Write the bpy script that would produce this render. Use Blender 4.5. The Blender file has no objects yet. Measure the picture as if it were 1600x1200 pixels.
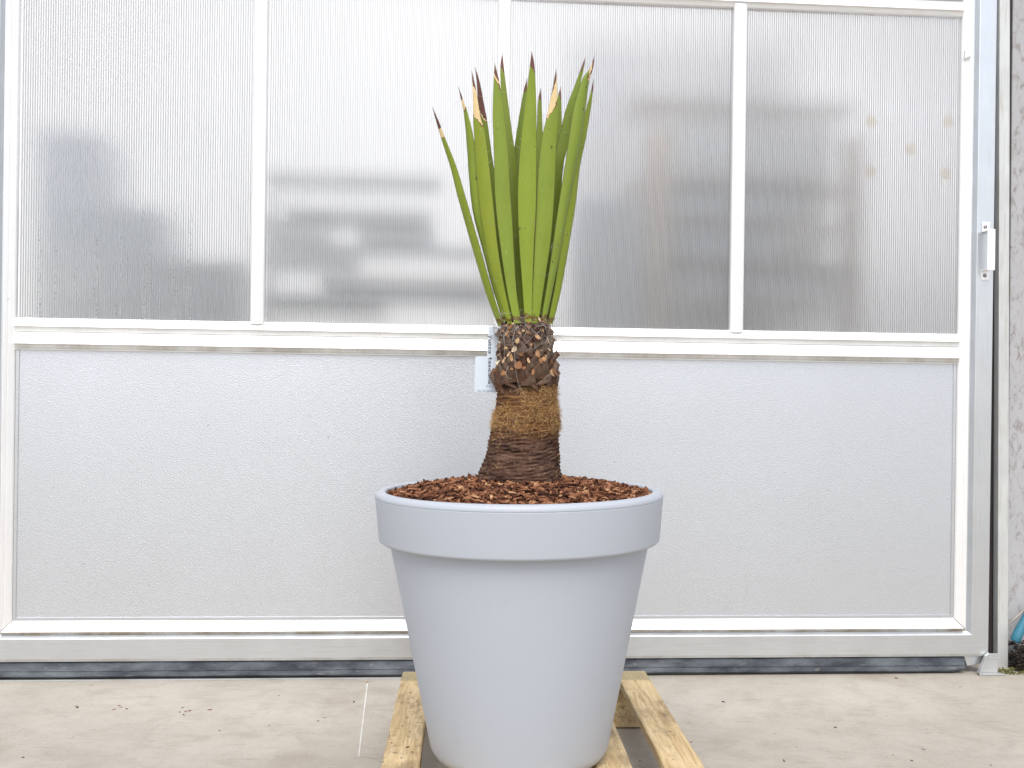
import bpy, bmesh, math, random
from mathutils import Vector, Matrix, noise
random.seed(7)
sc = bpy.context.scene
R = math.radians

# ------------------------------------------------------------------ camera
F = 1650.0; ROLL = 0.0135; H = 0.90            # focal length in photo pixels, camera roll, camera height
PSI = R(4.3); D0 = 3.26                        # the door plane: its turn and its distance
DP = 2.21                                      # distance of the pot's axis
cam_d = bpy.data.cameras.new('camera'); cam = bpy.data.objects.new('camera', cam_d)
sc.collection.objects.link(cam); sc.camera = cam
cam_d.sensor_width = 36.0; cam_d.lens = F/1600*36; cam_d.clip_start = 0.05; cam_d.clip_end = 500
cam.matrix_world = Matrix.Translation((0, 0, H)) @ Matrix.Rotation(R(90), 4, 'X') @ Matrix.Rotation(ROLL, 4, 'Z')

# ------------------------------------------------------------------ sky, sun, exposure
SUN_EL, SUN_AZ = R(55), R(184)                 # azimuth clockwise from +Y (the view direction)
w = bpy.data.worlds.new('World'); sc.world = w; w.use_nodes = True
wn = w.node_tree.nodes; wn.clear()
sky = wn.new('ShaderNodeTexSky'); sky.sky_type = 'NISHITA'; sky.sun_disc = False
sky.sun_elevation = SUN_EL; sky.sun_rotation = SUN_AZ
sky.air_density = 1.0; sky.dust_density = 2.5; sky.ozone_density = 1.0
bg = wn.new('ShaderNodeBackground'); bg.inputs['Strength'].default_value = 0.15
wo = wn.new('ShaderNodeOutputWorld')
hs = wn.new('ShaderNodeHueSaturation'); hs.inputs['Saturation'].default_value = 0.45      # a veiled, pale sky
w.node_tree.links.new(sky.outputs[0], hs.inputs['Color']); w.node_tree.links.new(hs.outputs[0], bg.inputs[0]); w.node_tree.links.new(bg.outputs[0], wo.inputs[0])
sd = bpy.data.lights.new('sun', 'SUN'); sd.energy = 1.5; sd.angle = R(40); sd.color = (1.0, 0.97, 0.93)
sun = bpy.data.objects.new('sun', sd); sc.collection.objects.link(sun)
sun.location = (1.5, -3, 6)
v = Vector((math.sin(SUN_AZ)*math.cos(SUN_EL), math.cos(SUN_AZ)*math.cos(SUN_EL), math.sin(SUN_EL)))
sun.rotation_euler = v.to_track_quat('Z', 'Y').to_euler()
sc.view_settings.view_transform = 'Standard'; sc.view_settings.look = 'None'
sc.view_settings.gamma = 1.0; sc.view_settings.use_curve_mapping = False
sc.view_settings.exposure = 0.50
sc.cycles.max_bounces = 10; sc.cycles.transparent_max_bounces = 16; sc.cycles.transmission_bounces = 8
sc.cycles.sample_clamp_indirect = 6.0

# ------------------------------------------------------------------ pixel helpers (photo pixels -> directions)
def ray(px, py):
    a = (px-800)/F; b = -(py-600)/F
    c, s = math.cos(ROLL), math.sin(ROLL)
    return Vector((a*c-b*s, 1.0, a*s+b*c))
def at(px, py, Y):                             # the point on a pixel's ray at distance Y
    d = ray(px, py); return Vector((d.x*Y, Y, H+d.z*Y))
def on_ground(px, py, z=0.0):
    d = ray(px, py); t = (z-H)/d.z; return Vector((d.x*t, t, z))
CP, SP = math.cos(PSI), math.sin(PSI)
def dw(u, n, z):                               # door coordinates (along, towards the camera, up) -> world
    return Vector((u*CP + n*SP, D0 + u*SP - n*CP, z))
def door_uz(px, py, n=0.0):
    d = ray(px, py); t = (n - D0*CP)/(d.x*SP - d.y*CP)
    X, Y, Z = d.x*t, d.y*t, H+d.z*t
    return X*CP + (Y-D0)*SP, Z

# ------------------------------------------------------------------ mesh helpers
class MB:
    def __init__(s): s.v = []; s.f = []; s.m = []; s.cur = 0
    def add(s, vs, fs):
        o = len(s.v); s.v += [tuple(p) for p in vs]
        for q in fs: s.f.append(tuple(i+o for i in q)); s.m.append(s.cur)
    def box(s, x0, x1, y0, y1, z0, z1):
        s.add([(x0,y0,z0),(x1,y0,z0),(x1,y1,z0),(x0,y1,z0),(x0,y0,z1),(x1,y0,z1),(x1,y1,z1),(x0,y1,z1)],
              [(0,3,2,1),(4,5,6,7),(0,1,5,4),(1,2,6,5),(2,3,7,6),(3,0,4,7)])
    def loft(s, rings, close=True, cap=True):
        n = len(rings[0]); o = len(s.v)
        for r in rings: s.v += [tuple(p) for p in r]
        for i in range(len(rings)-1):
            for j in range(n if close else n-1):
                a = o+i*n+j; b = o+i*n+(j+1) % n
                s.f.append((a, b, b+n, a+n)); s.m.append(s.cur)
        if cap and close:
            s.f.append(tuple(o+j for j in reversed(range(n)))); s.m.append(s.cur)
            k = o+(len(rings)-1)*n
            s.f.append(tuple(k+j for j in range(n))); s.m.append(s.cur)
    def tube(s, pts, r, sides=3, taper=1.0):
        pts = [Vector(p) for p in pts]; rings = []
        for i, p in enumerate(pts):
            t = (pts[min(i+1, len(pts)-1)] - pts[max(i-1, 0)])
            if t.length < 1e-9: t = Vector((0, 0, 1))
            t.normalize()
            a = t.cross(Vector((.3, .5, .81))).normalized(); b = t.cross(a)
            rr = r*(1+(taper-1)*i/max(1, len(pts)-1))
            rings.append([p + (a*math.cos(k*2*math.pi/sides)+b*math.sin(k*2*math.pi/sides))*rr for k in range(sides)])
        s.loft(rings)
    def lathe(s, prof, seg=96, cap=False):
        rings = [[(r*math.cos(k*2*math.pi/seg), r*math.sin(k*2*math.pi/seg), z) for k in range(seg)] for r, z in prof]
        s.loft(rings, True, cap)
    def build(s, name, mats, parent=None, smooth=False, bevel=0.0, segs=2, loc=None, fix=True):
        me = bpy.data.meshes.new(name); me.from_pydata(s.v, [], s.f)
        mats = mats if isinstance(mats, (list, tuple)) else [mats]
        for mt in mats: me.materials.append(mt)
        if len(mats) > 1: me.polygons.foreach_set('material_index', s.m)
        if bevel or fix:
            bm = bmesh.new(); bm.from_mesh(me)
            if fix: bmesh.ops.recalc_face_normals(bm, faces=bm.faces)
            if bevel:
                es = [e for e in bm.edges if len(e.link_faces) == 2 and e.calc_face_angle(0) > .5]
                bmesh.ops.bevel(bm, geom=es, offset=bevel, segments=segs, affect='EDGES', profile=.6)
            bm.to_mesh(me); bm.free()
        if smooth:
            me.polygons.foreach_set('use_smooth', [True]*len(me.polygons))
            if smooth != True: me.set_sharp_from_angle(angle=smooth)
        return link(name, me, parent, loc)
def link(name, me, parent=None, loc=None):
    o = bpy.data.objects.new(name, me); sc.collection.objects.link(o)
    if parent: o.parent = parent
    if loc is not None: o.location = loc
    return o
def tag(o, label=None, cat=None, group=None, kind=None):
    if label: o['label'] = label
    if cat: o['category'] = cat
    if group: o['group'] = group
    if kind: o['kind'] = kind
    return o
def empty(name, loc, rz=0.0):
    o = bpy.data.objects.new(name, None); sc.collection.objects.link(o)
    o.location = loc; o.rotation_euler = (0, 0, rz); o.empty_display_size = .05
    return o

# ------------------------------------------------------------------ materials
class NT:
    def __init__(s, name):
        s.m = bpy.data.materials.new(name); s.m.use_nodes = True
        s.t = s.m.node_tree; s.n = s.t.nodes; s.n.clear()
        s.out = s.n.new('ShaderNodeOutputMaterial')
    def new(s, typ, **kw):
        nd = s.n.new('ShaderNode'+typ)
        for k, x in kw.items():
            if hasattr(nd, k) and k not in ('Scale',): setattr(nd, k, x)
        return nd
    def L(s, a, b): s.t.links.new(a, b)
    def val(s, nd, **kw):
        for k, x in kw.items(): nd.inputs[k.replace('_', ' ')].default_value = x
        return nd
    def coord(s, kind='Object', scale=(1, 1, 1), rot=(0, 0, 0)):
        tc = s.new('TexCoord'); mp = s.new('Mapping')
        mp.inputs['Scale'].default_value = scale; mp.inputs['Rotation'].default_value = rot
        s.L(tc.outputs[kind], mp.inputs[0]); return mp.outputs[0]
    def noise(s, co, scale, detail=4.0, rough=.55, dist=0.0):
        nd = s.new('TexNoise'); s.L(co, nd.inputs['Vector'])
        s.val(nd, Scale=scale, Detail=detail, Roughness=rough, Distortion=dist); return nd.outputs['Fac']
    def ramp(s, fac, stops, interp='LINEAR'):
        nd = s.new('ValToRGB'); nd.color_ramp.interpolation = interp; el = nd.color_ramp.elements
        while len(el) < len(stops): el.new(.5)
        for e, (p, c) in zip(el, stops):
            e.position = p; e.color = c if len(c) == 4 else (*c, 1)
        s.L(fac, nd.inputs[0]); return nd.outputs[0]
    def mix(s, fac, a, b, blend='MIX'):
        nd = s.new('Mix'); nd.data_type = 'RGBA'; nd.blend_type = blend
        for sock, x in ((nd.inputs[0], fac), (nd.inputs[6], a), (nd.inputs[7], b)):
            if isinstance(x, (int, float)): sock.default_value = x
            elif isinstance(x, tuple): sock.default_value = x if len(x) == 4 else (*x, 1)
            else: s.L(x, sock)
        return nd.outputs[2]
    def math(s, op, a, b=None, clamp=False):
        nd = s.new('Math'); nd.operation = op; nd.use_clamp = clamp
        for sock, x in ((nd.inputs[0], a), (nd.inputs[1], b)):
            if x is None: continue
            if isinstance(x, (int, float)): sock.default_value = x
            else: s.L(x, sock)
        return nd.outputs[0]
    def bump(s, h, strength, dist, normal=None):
        nd = s.new('Bump'); nd.inputs['Strength'].default_value = strength; nd.inputs['Distance'].default_value = dist
        s.L(h, nd.inputs['Height'])
        if normal is not None: s.L(normal, nd.inputs['Normal'])
        return nd.outputs[0]
    def attr(s, name, kind='GEOMETRY'):
        nd = s.new('Attribute'); nd.attribute_name = name; nd.attribute_type = kind; return nd.outputs['Fac']
    def pbsdf(s, col, rough=.5, metal=0.0, spec=.5, normal=None, **kw):
        b = s.new('BsdfPrincipled')
        for sock, x in (('Base Color', col), ('Roughness', rough), ('Metallic', metal), ('Specular IOR Level', spec)):
            if isinstance(x, tuple): b.inputs[sock].default_value = x if len(x) == 4 else (*x, 1)
            elif isinstance(x, (int, float)): b.inputs[sock].default_value = x
            else: s.L(x, b.inputs[sock])
        for k, x in kw.items(): b.inputs[k].default_value = x
        if normal is not None: s.L(normal, b.inputs['Normal'])
        return b.outputs[0]
    def done(s, sh): s.L(sh, s.out.inputs[0]); return s.m

def mat_alu(name, base, rough, metal, dirt=.25, streak=(3, 3, 60), grime=()):
    t = NT(name); co = t.coord('Object'); cs = t.coord('Object', streak)
    n1 = t.noise(co, 9, 5); n2 = t.noise(cs, 3, 4); n3 = t.noise(co, 60, 3)
    g = t.mix(t.ramp(n1, [(.35, (0, 0, 0)), (.75, (1, 1, 1))]), base, tuple(c*(1-dirt*.5) for c in base))
    g = t.mix(t.ramp(n2, [(.52, (0, 0, 0)), (.74, (1, 1, 1))]), g, tuple(c*k for c, k in zip(base, (1-dirt*.8, 1-dirt*.95, 1-dirt*1.2))))
    speck = t.ramp(n3, [(.72, (0, 0, 0)), (.78, (1, 1, 1))])
    g = t.mix(t.math('MULTIPLY', speck, .35), g, (.25, .22, .18))
    if grime:                                    # dirt settled in the grooves
        sx = t.new('SeparateXYZ'); t.L(co, sx.inputs[0]); gn = t.ramp(t.noise(t.coord('Object', (1, 1, .2)), 8, 6, .7), [(.38, (0, 0, 0)), (.62, (1, 1, 1))])
        for z0, z1, k, c in grime:
            inz = t.math('MULTIPLY', t.math('GREATER_THAN', sx.outputs[2], z0), t.math('LESS_THAN', sx.outputs[2], z1))
            g = t.mix(t.math('MULTIPLY', t.math('MULTIPLY', inz, t.math('ADD', t.math('MULTIPLY', gn, .75), .25)), k), g, c)
    r = t.math('ADD', t.math('MULTIPLY', n2, .18), rough-.09)
    return t.done(t.pbsdf(g, r, metal, .5, t.bump(n2, .05, .002)))

M = {}
M['bead'] = mat_alu('white_aluminium', (.93, .93, .93), .34, .5, .08)
M['alu'] = mat_alu('bare_aluminium', (.70, .725, .755), .34, .9, .16)
M['railb'] = mat_alu('bare_aluminium_grimy', (.70, .725, .755), .34, .9, .16, (3, 3, 60), ((.1325, .1425, .8, (.30, .23, .13)), (.04, .064, .45, (.30, .27, .20))))
M['beadm'] = mat_alu('white_aluminium_grimy', (.93, .93, .93), .34, .5, .10, (3, 3, 60), ((.985, 1.0001, .55, (.34, .31, .25)), (1.0370, 1.0525, .25, (.4, .38, .33)), (1.0605, 1.0640, .35, (.5, .46, .4)), (1.012, 1.0152, .35, (.5, .46, .4))))
M['beadv'] = mat_alu('white_aluminium_upright', (.93, .93, .93), .34, .5, .08, (60, 60, 3))
M['aluv'] = mat_alu('bare_aluminium_upright', (.70, .725, .755), .34, .9, .14, (60, 60, 3))
M['jamb'] = mat_alu('dull_aluminium', (.66, .67, .66), .5, .55, .3, (60, 60, 3))
M['steel'] = mat_alu('galvanised_steel', (.55, .56, .56), .5, .6, .3)

def mat_stucco():
    t = NT('stucco_embossed_aluminium')
    co = t.coord('Object', (1, 1, 1.9)); big = t.coord('Object')
    a = t.noise(co, 215, 1.5, .45, .6)
    n = t.noise(big, 1.7, 4); n2 = t.noise(t.coord('Object', (8, 8, .8)), 2.0, 5)
    g = t.mix(t.ramp(n, [(.3, (0, 0, 0)), (.75, (1, 1, 1))]), (.695, .72, .765), (.66, .68, .715))
    g = t.mix(t.ramp(n2, [(.66, (0, 0, 0)), (.95, (1, 1, 1))]), g, (.64, .645, .64))
    sp = t.ramp(t.noise(big, 42, 2), [(.76, (0, 0, 0)), (.79, (1, 1, 1))])
    g = t.mix(t.math('MULTIPLY', sp, .3), g, (.3, .27, .24))
    return t.done(t.pbsdf(g, .33, .88, .5, t.bump(a, .42, .0020)))
M['stucco'] = mat_stucco()

def mat_pane():
    t = NT('clear_polycarbonate_front'); co = t.coord('Object')
    n = t.noise(co, 2.6, 5); dirty = t.ramp(n, [(.35, (0, 0, 0)), (.75, (1, 1, 1))])
    tr = t.new('BsdfTransparent'); tr.inputs[0].default_value = (.97, .975, .98, 1)
    dif = t.new('BsdfDiffuse'); dif.inputs[0].default_value = (.80, .80, .78, 1)
    m2 = t.new('MixShader'); t.L(t.math('ADD', t.math('MULTIPLY', dirty, .06), .05), m2.inputs[0])
    t.L(tr.outputs[0], m2.inputs[1]); t.L(dif.outputs[0], m2.inputs[2])
    gl = t.new('BsdfGlossy'); gl.inputs['Roughness'].default_value = .25
    m3 = t.new('MixShader'); fr = t.new('Fresnel'); fr.inputs[0].default_value = 1.45
    t.L(fr.outputs[0], m3.inputs[0]); t.L(m2.outputs[0], m3.inputs[1]); t.L(gl.outputs[0], m3.inputs[2])
    return t.done(m3.outputs[0])
M['pane'] = mat_pane()
def mat_web():
    t = NT('polycarbonate_web'); dif = t.new('BsdfDiffuse'); dif.inputs[0].default_value = (.92, .92, .93, 1)
    trl = t.new('BsdfTranslucent'); trl.inputs[0].default_value = (.92, .92, .93, 1)
    m1 = t.new('MixShader'); m1.inputs[0].default_value = .62; t.L(dif.outputs[0], m1.inputs[1]); t.L(trl.outputs[0], m1.inputs[2])
    tr = t.new('BsdfTransparent'); m2 = t.new('MixShader'); m2.inputs[0].default_value = .72
    t.L(tr.outputs[0], m2.inputs[1]); t.L(m1.outputs[0], m2.inputs[2])
    return t.done(m2.outputs[0])
M['web'] = mat_web()
def mat_back():
    t = NT('milky_polycarbonate_back'); fine = t.noise(t.coord('Object', (140, 1, .8)), 1.0, 3)
    refr = t.new('BsdfRefraction'); refr.inputs['Roughness'].default_value = .60; refr.inputs['IOR'].default_value = 1.30
    refr.inputs['Color'].default_value = (.96, .965, .97, 1)
    trl = t.new('BsdfTranslucent'); trl.inputs[0].default_value = (.88, .88, .88, 1)
    dif = t.new('BsdfDiffuse'); dif.inputs[0].default_value = (.88, .88, .88, 1)
    m1 = t.new('MixShader'); t.L(dif.outputs[0], m1.inputs[1]); t.L(trl.outputs[0], m1.inputs[2])
    tr = t.new('BsdfTransparent'); m0 = t.new('MixShader'); m0.inputs[0].default_value = .09
    t.L(refr.outputs[0], m0.inputs[1]); t.L(tr.outputs[0], m0.inputs[2])
    m2 = t.new('MixShader'); t.L(t.math('ADD', t.math('MULTIPLY', fine, .24), .16), m2.inputs[0])
    t.L(m0.outputs[0], m2.inputs[1]); t.L(m1.outputs[0], m2.inputs[2]); return t.done(m2.outputs[0])
M['paneback'] = mat_back()

def mat_rubber():
    t = NT('weathered_rubber'); co = t.coord('Object', (1, 1, 3)); n = t.noise(co, 7, 6, .65); n2 = t.noise(co, 30, 5, .7)
    g = t.mix(t.ramp(n, [(.35, (0, 0, 0)), (.7, (1, 1, 1))]), (.028, .033, .044), (.15, .168, .19))
    g = t.mix(t.ramp(n2, [(.6, (0, 0, 0)), (.75, (1, 1, 1))]), g, (.24, .24, .21))
    return t.done(t.pbsdf(g, .6, 0, .35, t.bump(n2, .15, .002)))
M['rubber'] = mat_rubber()
def mat_plain(name, col, rough=.6, var=.2, sc_=12, metal=0.0, bump=.05, spec=.4):
    t = NT(name); co = t.coord('Object'); n = t.noise(co, sc_, 5)
    g = t.mix(n, tuple(c*(1-var) for c in col), tuple(min(1, c*(1+var)) for c in col))
    return t.done(t.pbsdf(g, rough, metal, spec, t.bump(n, bump, .003)))
M['dark'] = mat_plain('gap_shade', (.035, .027, .030), .9)
M['bolt'] = mat_plain('bolt_steel', (.30, .27, .28), .4, .3, 60, .8)

def mat_concrete():
    t = NT('beige_concrete'); co = t.coord('Object')
    n = t.noise(co, 1.6, 6, .6); n2 = t.noise(co, 9, 8, .72, .5); n3 = t.noise(co, 210, 3); n4 = t.noise(co, 45, 6, .7)
    s1 = t.noise(t.coord('Object', (3, 26, 1), (0, 0, R(-35))), 3, 6, .7, .8); s2 = t.noise(t.coord('Object', (2.4, 30, 1), (0, 0, R(20))), 3, 6, .7, .8)
    g = t.mix(t.ramp(n, [(.32, (0, 0, 0)), (.70, (1, 1, 1))]), (.455, .418, .358), (.335, .300, .250))
    g = t.mix(t.math('MULTIPLY', t.ramp(n2, [(.45, (0, 0, 0)), (.75, (1, 1, 1))]), .75), g, (.28, .245, .20))
    g = t.mix(t.math('MULTIPLY', t.ramp(n4, [(.52, (0, 0, 0)), (.74, (1, 1, 1))]), .45), g, (.28, .25, .21))
    g = t.mix(t.math('MULTIPLY', t.ramp(n3, [(.38, (0, 0, 0)), (.68, (1, 1, 1))]), .30), g, (.52, .49, .44))
    zone = t.ramp(n2, [(.36, (0, 0, 0)), (.54, (1, 1, 1))])
    for st in (s1, s2):
        g = t.mix(t.math('MULTIPLY', t.math('MULTIPLY', t.ramp(st, [(.60, (0, 0, 0)), (.68, (1, 1, 1))]), zone), .55), g, (.225, .175, .135))
    stn = t.ramp(t.noise(co, 3.3, 5, .6, .4), [(.55, (0, 0, 0)), (.66, (1, 1, 1))]); g = t.mix(t.math('MULTIPLY', stn, .35), g, (.27, .225, .165))
    sp = t.ramp(t.noise(co, 38, 3, .5), [(.725, (0, 0, 0)), (.75, (1, 1, 1))])
    g = t.mix(t.math('MULTIPLY', sp, .65), g, (.12, .09, .07))
    return t.done(t.pbsdf(g, .75, 0, .35, t.bump(n3, .15, .002, t.bump(n4, .12, .003))))
M['concrete'] = mat_concrete()
def mat_wall():
    t = NT('stained_plaster'); co = t.coord('Object'); cs = t.coord('Object', (2, 2, .9))
    n = t.noise(cs, 26, 8, .75, .6); n2 = t.noise(co, 3, 4)
    g = t.mix(n2, (.36, .36, .37), (.46, .46, .475))
    g = t.mix(t.ramp(n, [(.50, (0, 0, 0)), (.68, (1, 1, 1))]), g, (.22, .19, .17))
    return t.done(t.pbsdf(g, .8, 0, .3, t.bump(n, .3, .004)))
M['wall'] = mat_wall()

def mat_pot():
    t = NT('pale_grey_plastic'); co = t.coord('Object'); n = t.noise(co, 5, 4); f_ = t.noise(co, 700, 2)
    sm = t.ramp(t.noise(co, 11, 5, .6), [(.62, (0, 0, 0)), (.75, (1, 1, 1))])
    g = t.mix(n, (.422, .450, .500), (.440, .468, .516))
    g = t.mix(t.math('MULTIPLY', sm, .25), g, (.345, .368, .405))
    sp = t.ramp(t.noise(co, 90, 2), [(.74, (0, 0, 0)), (.77, (1, 1, 1))])
    g = t.mix(t.math('MULTIPLY', sp, .22), g, (.35, .34, .32))
    return t.done(t.pbsdf(g, t.math('ADD', t.math('MULTIPLY', n, .12), .42), 0, .4, t.bump(f_, .06, .0006)))
M['pot'] = mat_pot()

def mat_wood(name, a, b, c, dirt=.62):
    t = NT(name); tc = t.new('TexCoord'); oi = t.new('ObjectInfo')
    off = t.new('VectorMath'); off.operation = 'ADD'; t.L(tc.outputs['Object'], off.inputs[0])
    k = t.new('VectorMath'); k.operation = 'SCALE'; k.inputs[0].default_value = (3.1, 1.7, 2.3); t.L(oi.outputs['Random'], k.inputs['Scale']); t.L(k.outputs[0], off.inputs[1])
    mp = t.new('Mapping'); mp.inputs['Scale'].default_value = (22, 1.6, 22); t.L(off.outputs[0], mp.inputs[0])
    wv = t.noise(mp.outputs[0], 2.4, 7, .62, 1.8); fine = t.noise(mp.outputs[0], 14, 4, .6)
    mp2 = t.new('Mapping'); mp2.inputs['Scale'].default_value = (7, 3, 7); t.L(off.outputs[0], mp2.inputs[0])
    blot = t.noise(mp2.outputs[0], 2.2, 5, .6)
    g = t.ramp(wv, [(.3, a), (.5, b), (.72, c)])
    g = t.mix(t.math('MULTIPLY', t.ramp(fine, [(.45, (0, 0, 0)), (.75, (1, 1, 1))]), .35), g, tuple(x*.5 for x in a))
    g = t.mix(t.math('MULTIPLY', t.ramp(blot, [(.5, (0, 0, 0)), (.68, (1, 1, 1))]), dirt), g, (.14, .095, .055))
    sp = t.ramp(t.noise(off.outputs[0], 75, 4, .6), [(.62, (0, 0, 0)), (.67, (1, 1, 1))])
    g = t.mix(t.math('MULTIPLY', t.math('MULTIPLY', sp, t.ramp(blot, [(.36, (0, 0, 0)), (.52, (1, 1, 1))])), .9), g, (.045, .028, .02))
    # the ends are weathered grey-green
    sx = t.new('SeparateXYZ'); t.L(tc.outputs['Object'], sx.inputs[0])
    e = t.math('ADD', sx.outputs[1], t.math('MULTIPLY', t.math('SUBTRACT', wv, .5), .03))
    g = t.mix(t.math('MULTIPLY', t.ramp(e, [(.335, (0, 0, 0)), (.35, (1, 1, 1))]), .7), g, (.27, .235, .13))
    return t.done(t.pbsdf(g, .72, 0, .3, t.bump(wv, .35, .002, t.bump(fine, .2, .001))))
M['wood'] = mat_wood('pallet_pine', (.42, .28, .135), (.61, .455, .25), (.71, .57, .36))
M['sheet'] = mat_plain('white_sheeting', (.92, .92, .92), .7, .02, 2)
M['woodin'] = mat_plain('shelf_timber', (.50, .30, .16), .7, .25, 6)

# ------------------------------------------------------------------ ground and surroundings
m = MB(); m.add([(-60, -60, 0), (60, -60, 0), (60, 60, 0), (-60, 60, 0)], [(0, 1, 2, 3)])
tag(m.build('ground', M['concrete']), 'worn beige concrete floor with faint scuffs', 'floor', kind='structure')

# ------------------------------------------------------------------ the sliding door
door = empty('sliding_door', (0, D0, 0), PSI)
tag(door, 'wide aluminium door with four ribbed translucent panes over an embossed panel', 'door')
UL, UR = -1.487, 1.424; ZB = .1725; ZM = 1.0785; ZH = 2.0905; ZTOP = 2.24
U_MULL = [(-.7977, -.7557), (-.0590, -.0180), (.6805, .7240)]
# frame section, d = distance outwards from the clear opening, n = towards the camera
BEAD = [(.0, -.016), (.0, -.004), (.003, .000), (.0175, .0085), (.0185, .0078), (.020, .0098), (.0285, .0150), (.0300, .0150), (.0302, .004), (.0302, -.016)]
FRAME = [(.0306, -.030), (.0306, .0052), (.0388, .0052), (.0393, .0060), (.0475, .0195), (.0495, .0205), (.1160, .0205), (.1170, .0195), (.1170, -.030)]
def gR(d): return d if d < .0495 else .0495+(d-.0495)*.79      # the right stile is narrower than the bottom rail is high
def bar(prof, side):                           # one side of the frame, mitred at its lower corners
    b = MB(); r0 = []; r1 = []
    for d, n in prof:
        if side == 'left':  r0.append((UL-d, -n, ZB-d)); r1.append((UL-d, -n, ZTOP))
        if side == 'right': r0.append((UR+gR(d), -n, ZB-d)); r1.append((UR+gR(d), -n, ZTOP))
        if side == 'bottom': r0.append((UL-d, -n, ZB-d)); r1.append((UR+gR(d), -n, ZB-d))
    b.loft([r0, r1]); return b
for s_ in ('left', 'right'):
    bar(FRAME, s_).build('stile', M['aluv'], door)
    bar(BEAD, s_).build('glazing_bead', M['beadv'], door)
bar(FRAME, 'bottom').build('bottom_rail', M['railb'], door)
b = MB()
r0 = []; r1 = []
for d, n in BEAD:
    r0.append((UL-d+.0032, -n, ZB-d)); r1.append((UR+d-.0042, -n, ZB-d))
b.loft([r0, r1]); b.build('glazing_bead', M['bead'], door)
def hrail(name, prof, u0, u1):
    b = MB(); b.loft([[(u0, -n, z) for z, n in prof], [(u1, -n, z) for z, n in prof]]); return b.build(name, M['beadm'], door)
hrail('middle_rail', [(ZM, -.03), (ZM, -.002), (1.0755, .001), (1.0640, .0085), (1.0630, .0078), (1.0615, .0095), (1.0535, .0145), (1.0520, .0140), (1.0520, .0060),
      (1.0375, .0060), (1.0370, .0010), (1.0352, .0010), (1.0345, .0050), (1.0300, .0075), (1.0150, .0130), (1.0140, .0122), (1.0125, .0140), (1.0025, .0185), (1.0003, .0180),
      (1.0003, .0050), (.9895, .0040), (.9890, .0000), (.9875, .0000), (.9870, .0030), (.9835, .0025), (.9830, -.03)], UL-.001, UR+.001)
hrail('top_rail', [(ZH, -.03), (ZH, .001), (2.0925, .0030), (2.1040, .0060), (2.1045, .0140), (2.1065, .0148), (2.1300, .0060), (2.1365, .0050), (2.1370, .0010),
      (2.1390, .0010), (2.1400, .0120), (2.2350, .0150), (2.2350, -.03)], UL-.001, UR+.001)
for u0, u1 in U_MULL:
    c = (u0+u1)/2; h = (u1-u0)/2
    pr = [(-h, -.02), (-h, .0045), (-h+.003, .0085), (-.006, .0125), (-.005, .0115), (.005, .0115), (.006, .0125), (h-.003, .0085), (h, .0045), (h, -.02)]
    b = MB(); b.loft([[(c+x, -n, ZM-.0075) for x, n in pr], [(c+x, -n, ZH+.009) for x, n in pr]]); b.build('mullion', M['beadv'], door)
# panes: two thin walls joined by upright webs, as in twin-wall sheet
def mat_drop():
    t = NT('condensation'); n = t.noise(t.coord('Object'), 260, 1)
    g = t.ramp(n, [(.36, (.22, .23, .24)), (.46, (.95, .95, .95))]); return t.done(t.pbsdf(g, .1, 0, .6))
M['drop'] = mat_drop()
def mat_pad():
    t = NT('cream_film'); tr = t.new('BsdfTransparent'); tr.inputs[0].default_value = (.98, .91, .75, 1)
    trl = t.new('BsdfTranslucent'); trl.inputs[0].default_value = (.95, .84, .62, 1)
    m1 = t.new('MixShader'); m1.inputs[0].default_value = .35; t.L(tr.outputs[0], m1.inputs[1]); t.L(trl.outputs[0], m1.inputs[2]); return t.done(m1.outputs[0])
M['pad'] = mat_pad()
edges = [UL] + [x for p in U_MULL for x in p] + [UR]
PITCH = .0071
for i in range(4):
    u0, u1 = edges[2*i]+.0005, edges[2*i+1]-.0005
    b = MB()
    b.cur = 0; b.add([(u0, .010, ZM), (u1, .010, ZM), (u1, .010, ZH), (u0, .010, ZH)], [(0, 1, 2, 3)])
    b.cur = 1; b.add([(u0, .0195, ZM), (u1, .0195, ZM), (u1, .0195, ZH), (u0, .0195, ZH)], [(0, 1, 2, 3)])
    b.cur = 2; k = int((u1-u0)/PITCH)
    for j in range(1, k+1):
        x = u0 + j*PITCH; t_ = .00045+.0002*random.random()
        b.box(x-t_, x+t_, .0106, .0190, ZM, ZH)
    pane = b.build('pane', [M['pane'], M['paneback'], M['web']], door, fix=False)
    if i == 0:                                  # condensation caught in the flutes of the first pane
        d = MB()
        for q in range(70):
            col = random.choice([8, 9, 15, 22, 23, 31, 32, 40, 41, 42, 51, 52, 53, 54, 58, 64, 65, 70, 71, 76, 84])
            zt = ZM + .02 + .34*random.random()**1.6
            z = ZM + .004
            while z < zt:
                hh = .002+.006*random.random(); x = u0 + col*PITCH + random.uniform(.0018, .0053)
                if random.random() < .55:
                    a = .0011+.0013*random.random()
                    d.add([(x-a, .0104, z), (x+a, .0104, z), (x, .0104, z-hh*.5), (x, .0104, z+hh*.5), (x, .0122, z)],
                          [(0, 2, 4), (2, 1, 4), (1, 3, 4), (3, 0, 4)])
                z += hh + .004*random.random()
        tag(d.build('condensation', M['drop'], pane, smooth=True), kind='stuff')
    if i == 3:                                  # five thin round pads stuck to the back of the last pane
        for px, py in ((1361, 190), (1480, 191), (1422, 234), (1360, 268), (1477, 272)):
            u, z = door_uz(px, py, -.022)
            q = MB(); q.add([(0, 0, 0)] + [(.0185*math.cos(a*math.pi/14), 0, .0185*math.sin(a*math.pi/14)) for a in range(28)], [(0, 1+a, 1+(a+1) % 28) for a in range(28)])
            o = q.build('round_pad', M['pad'], pane); o.location = (u, .0203, z)
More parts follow.
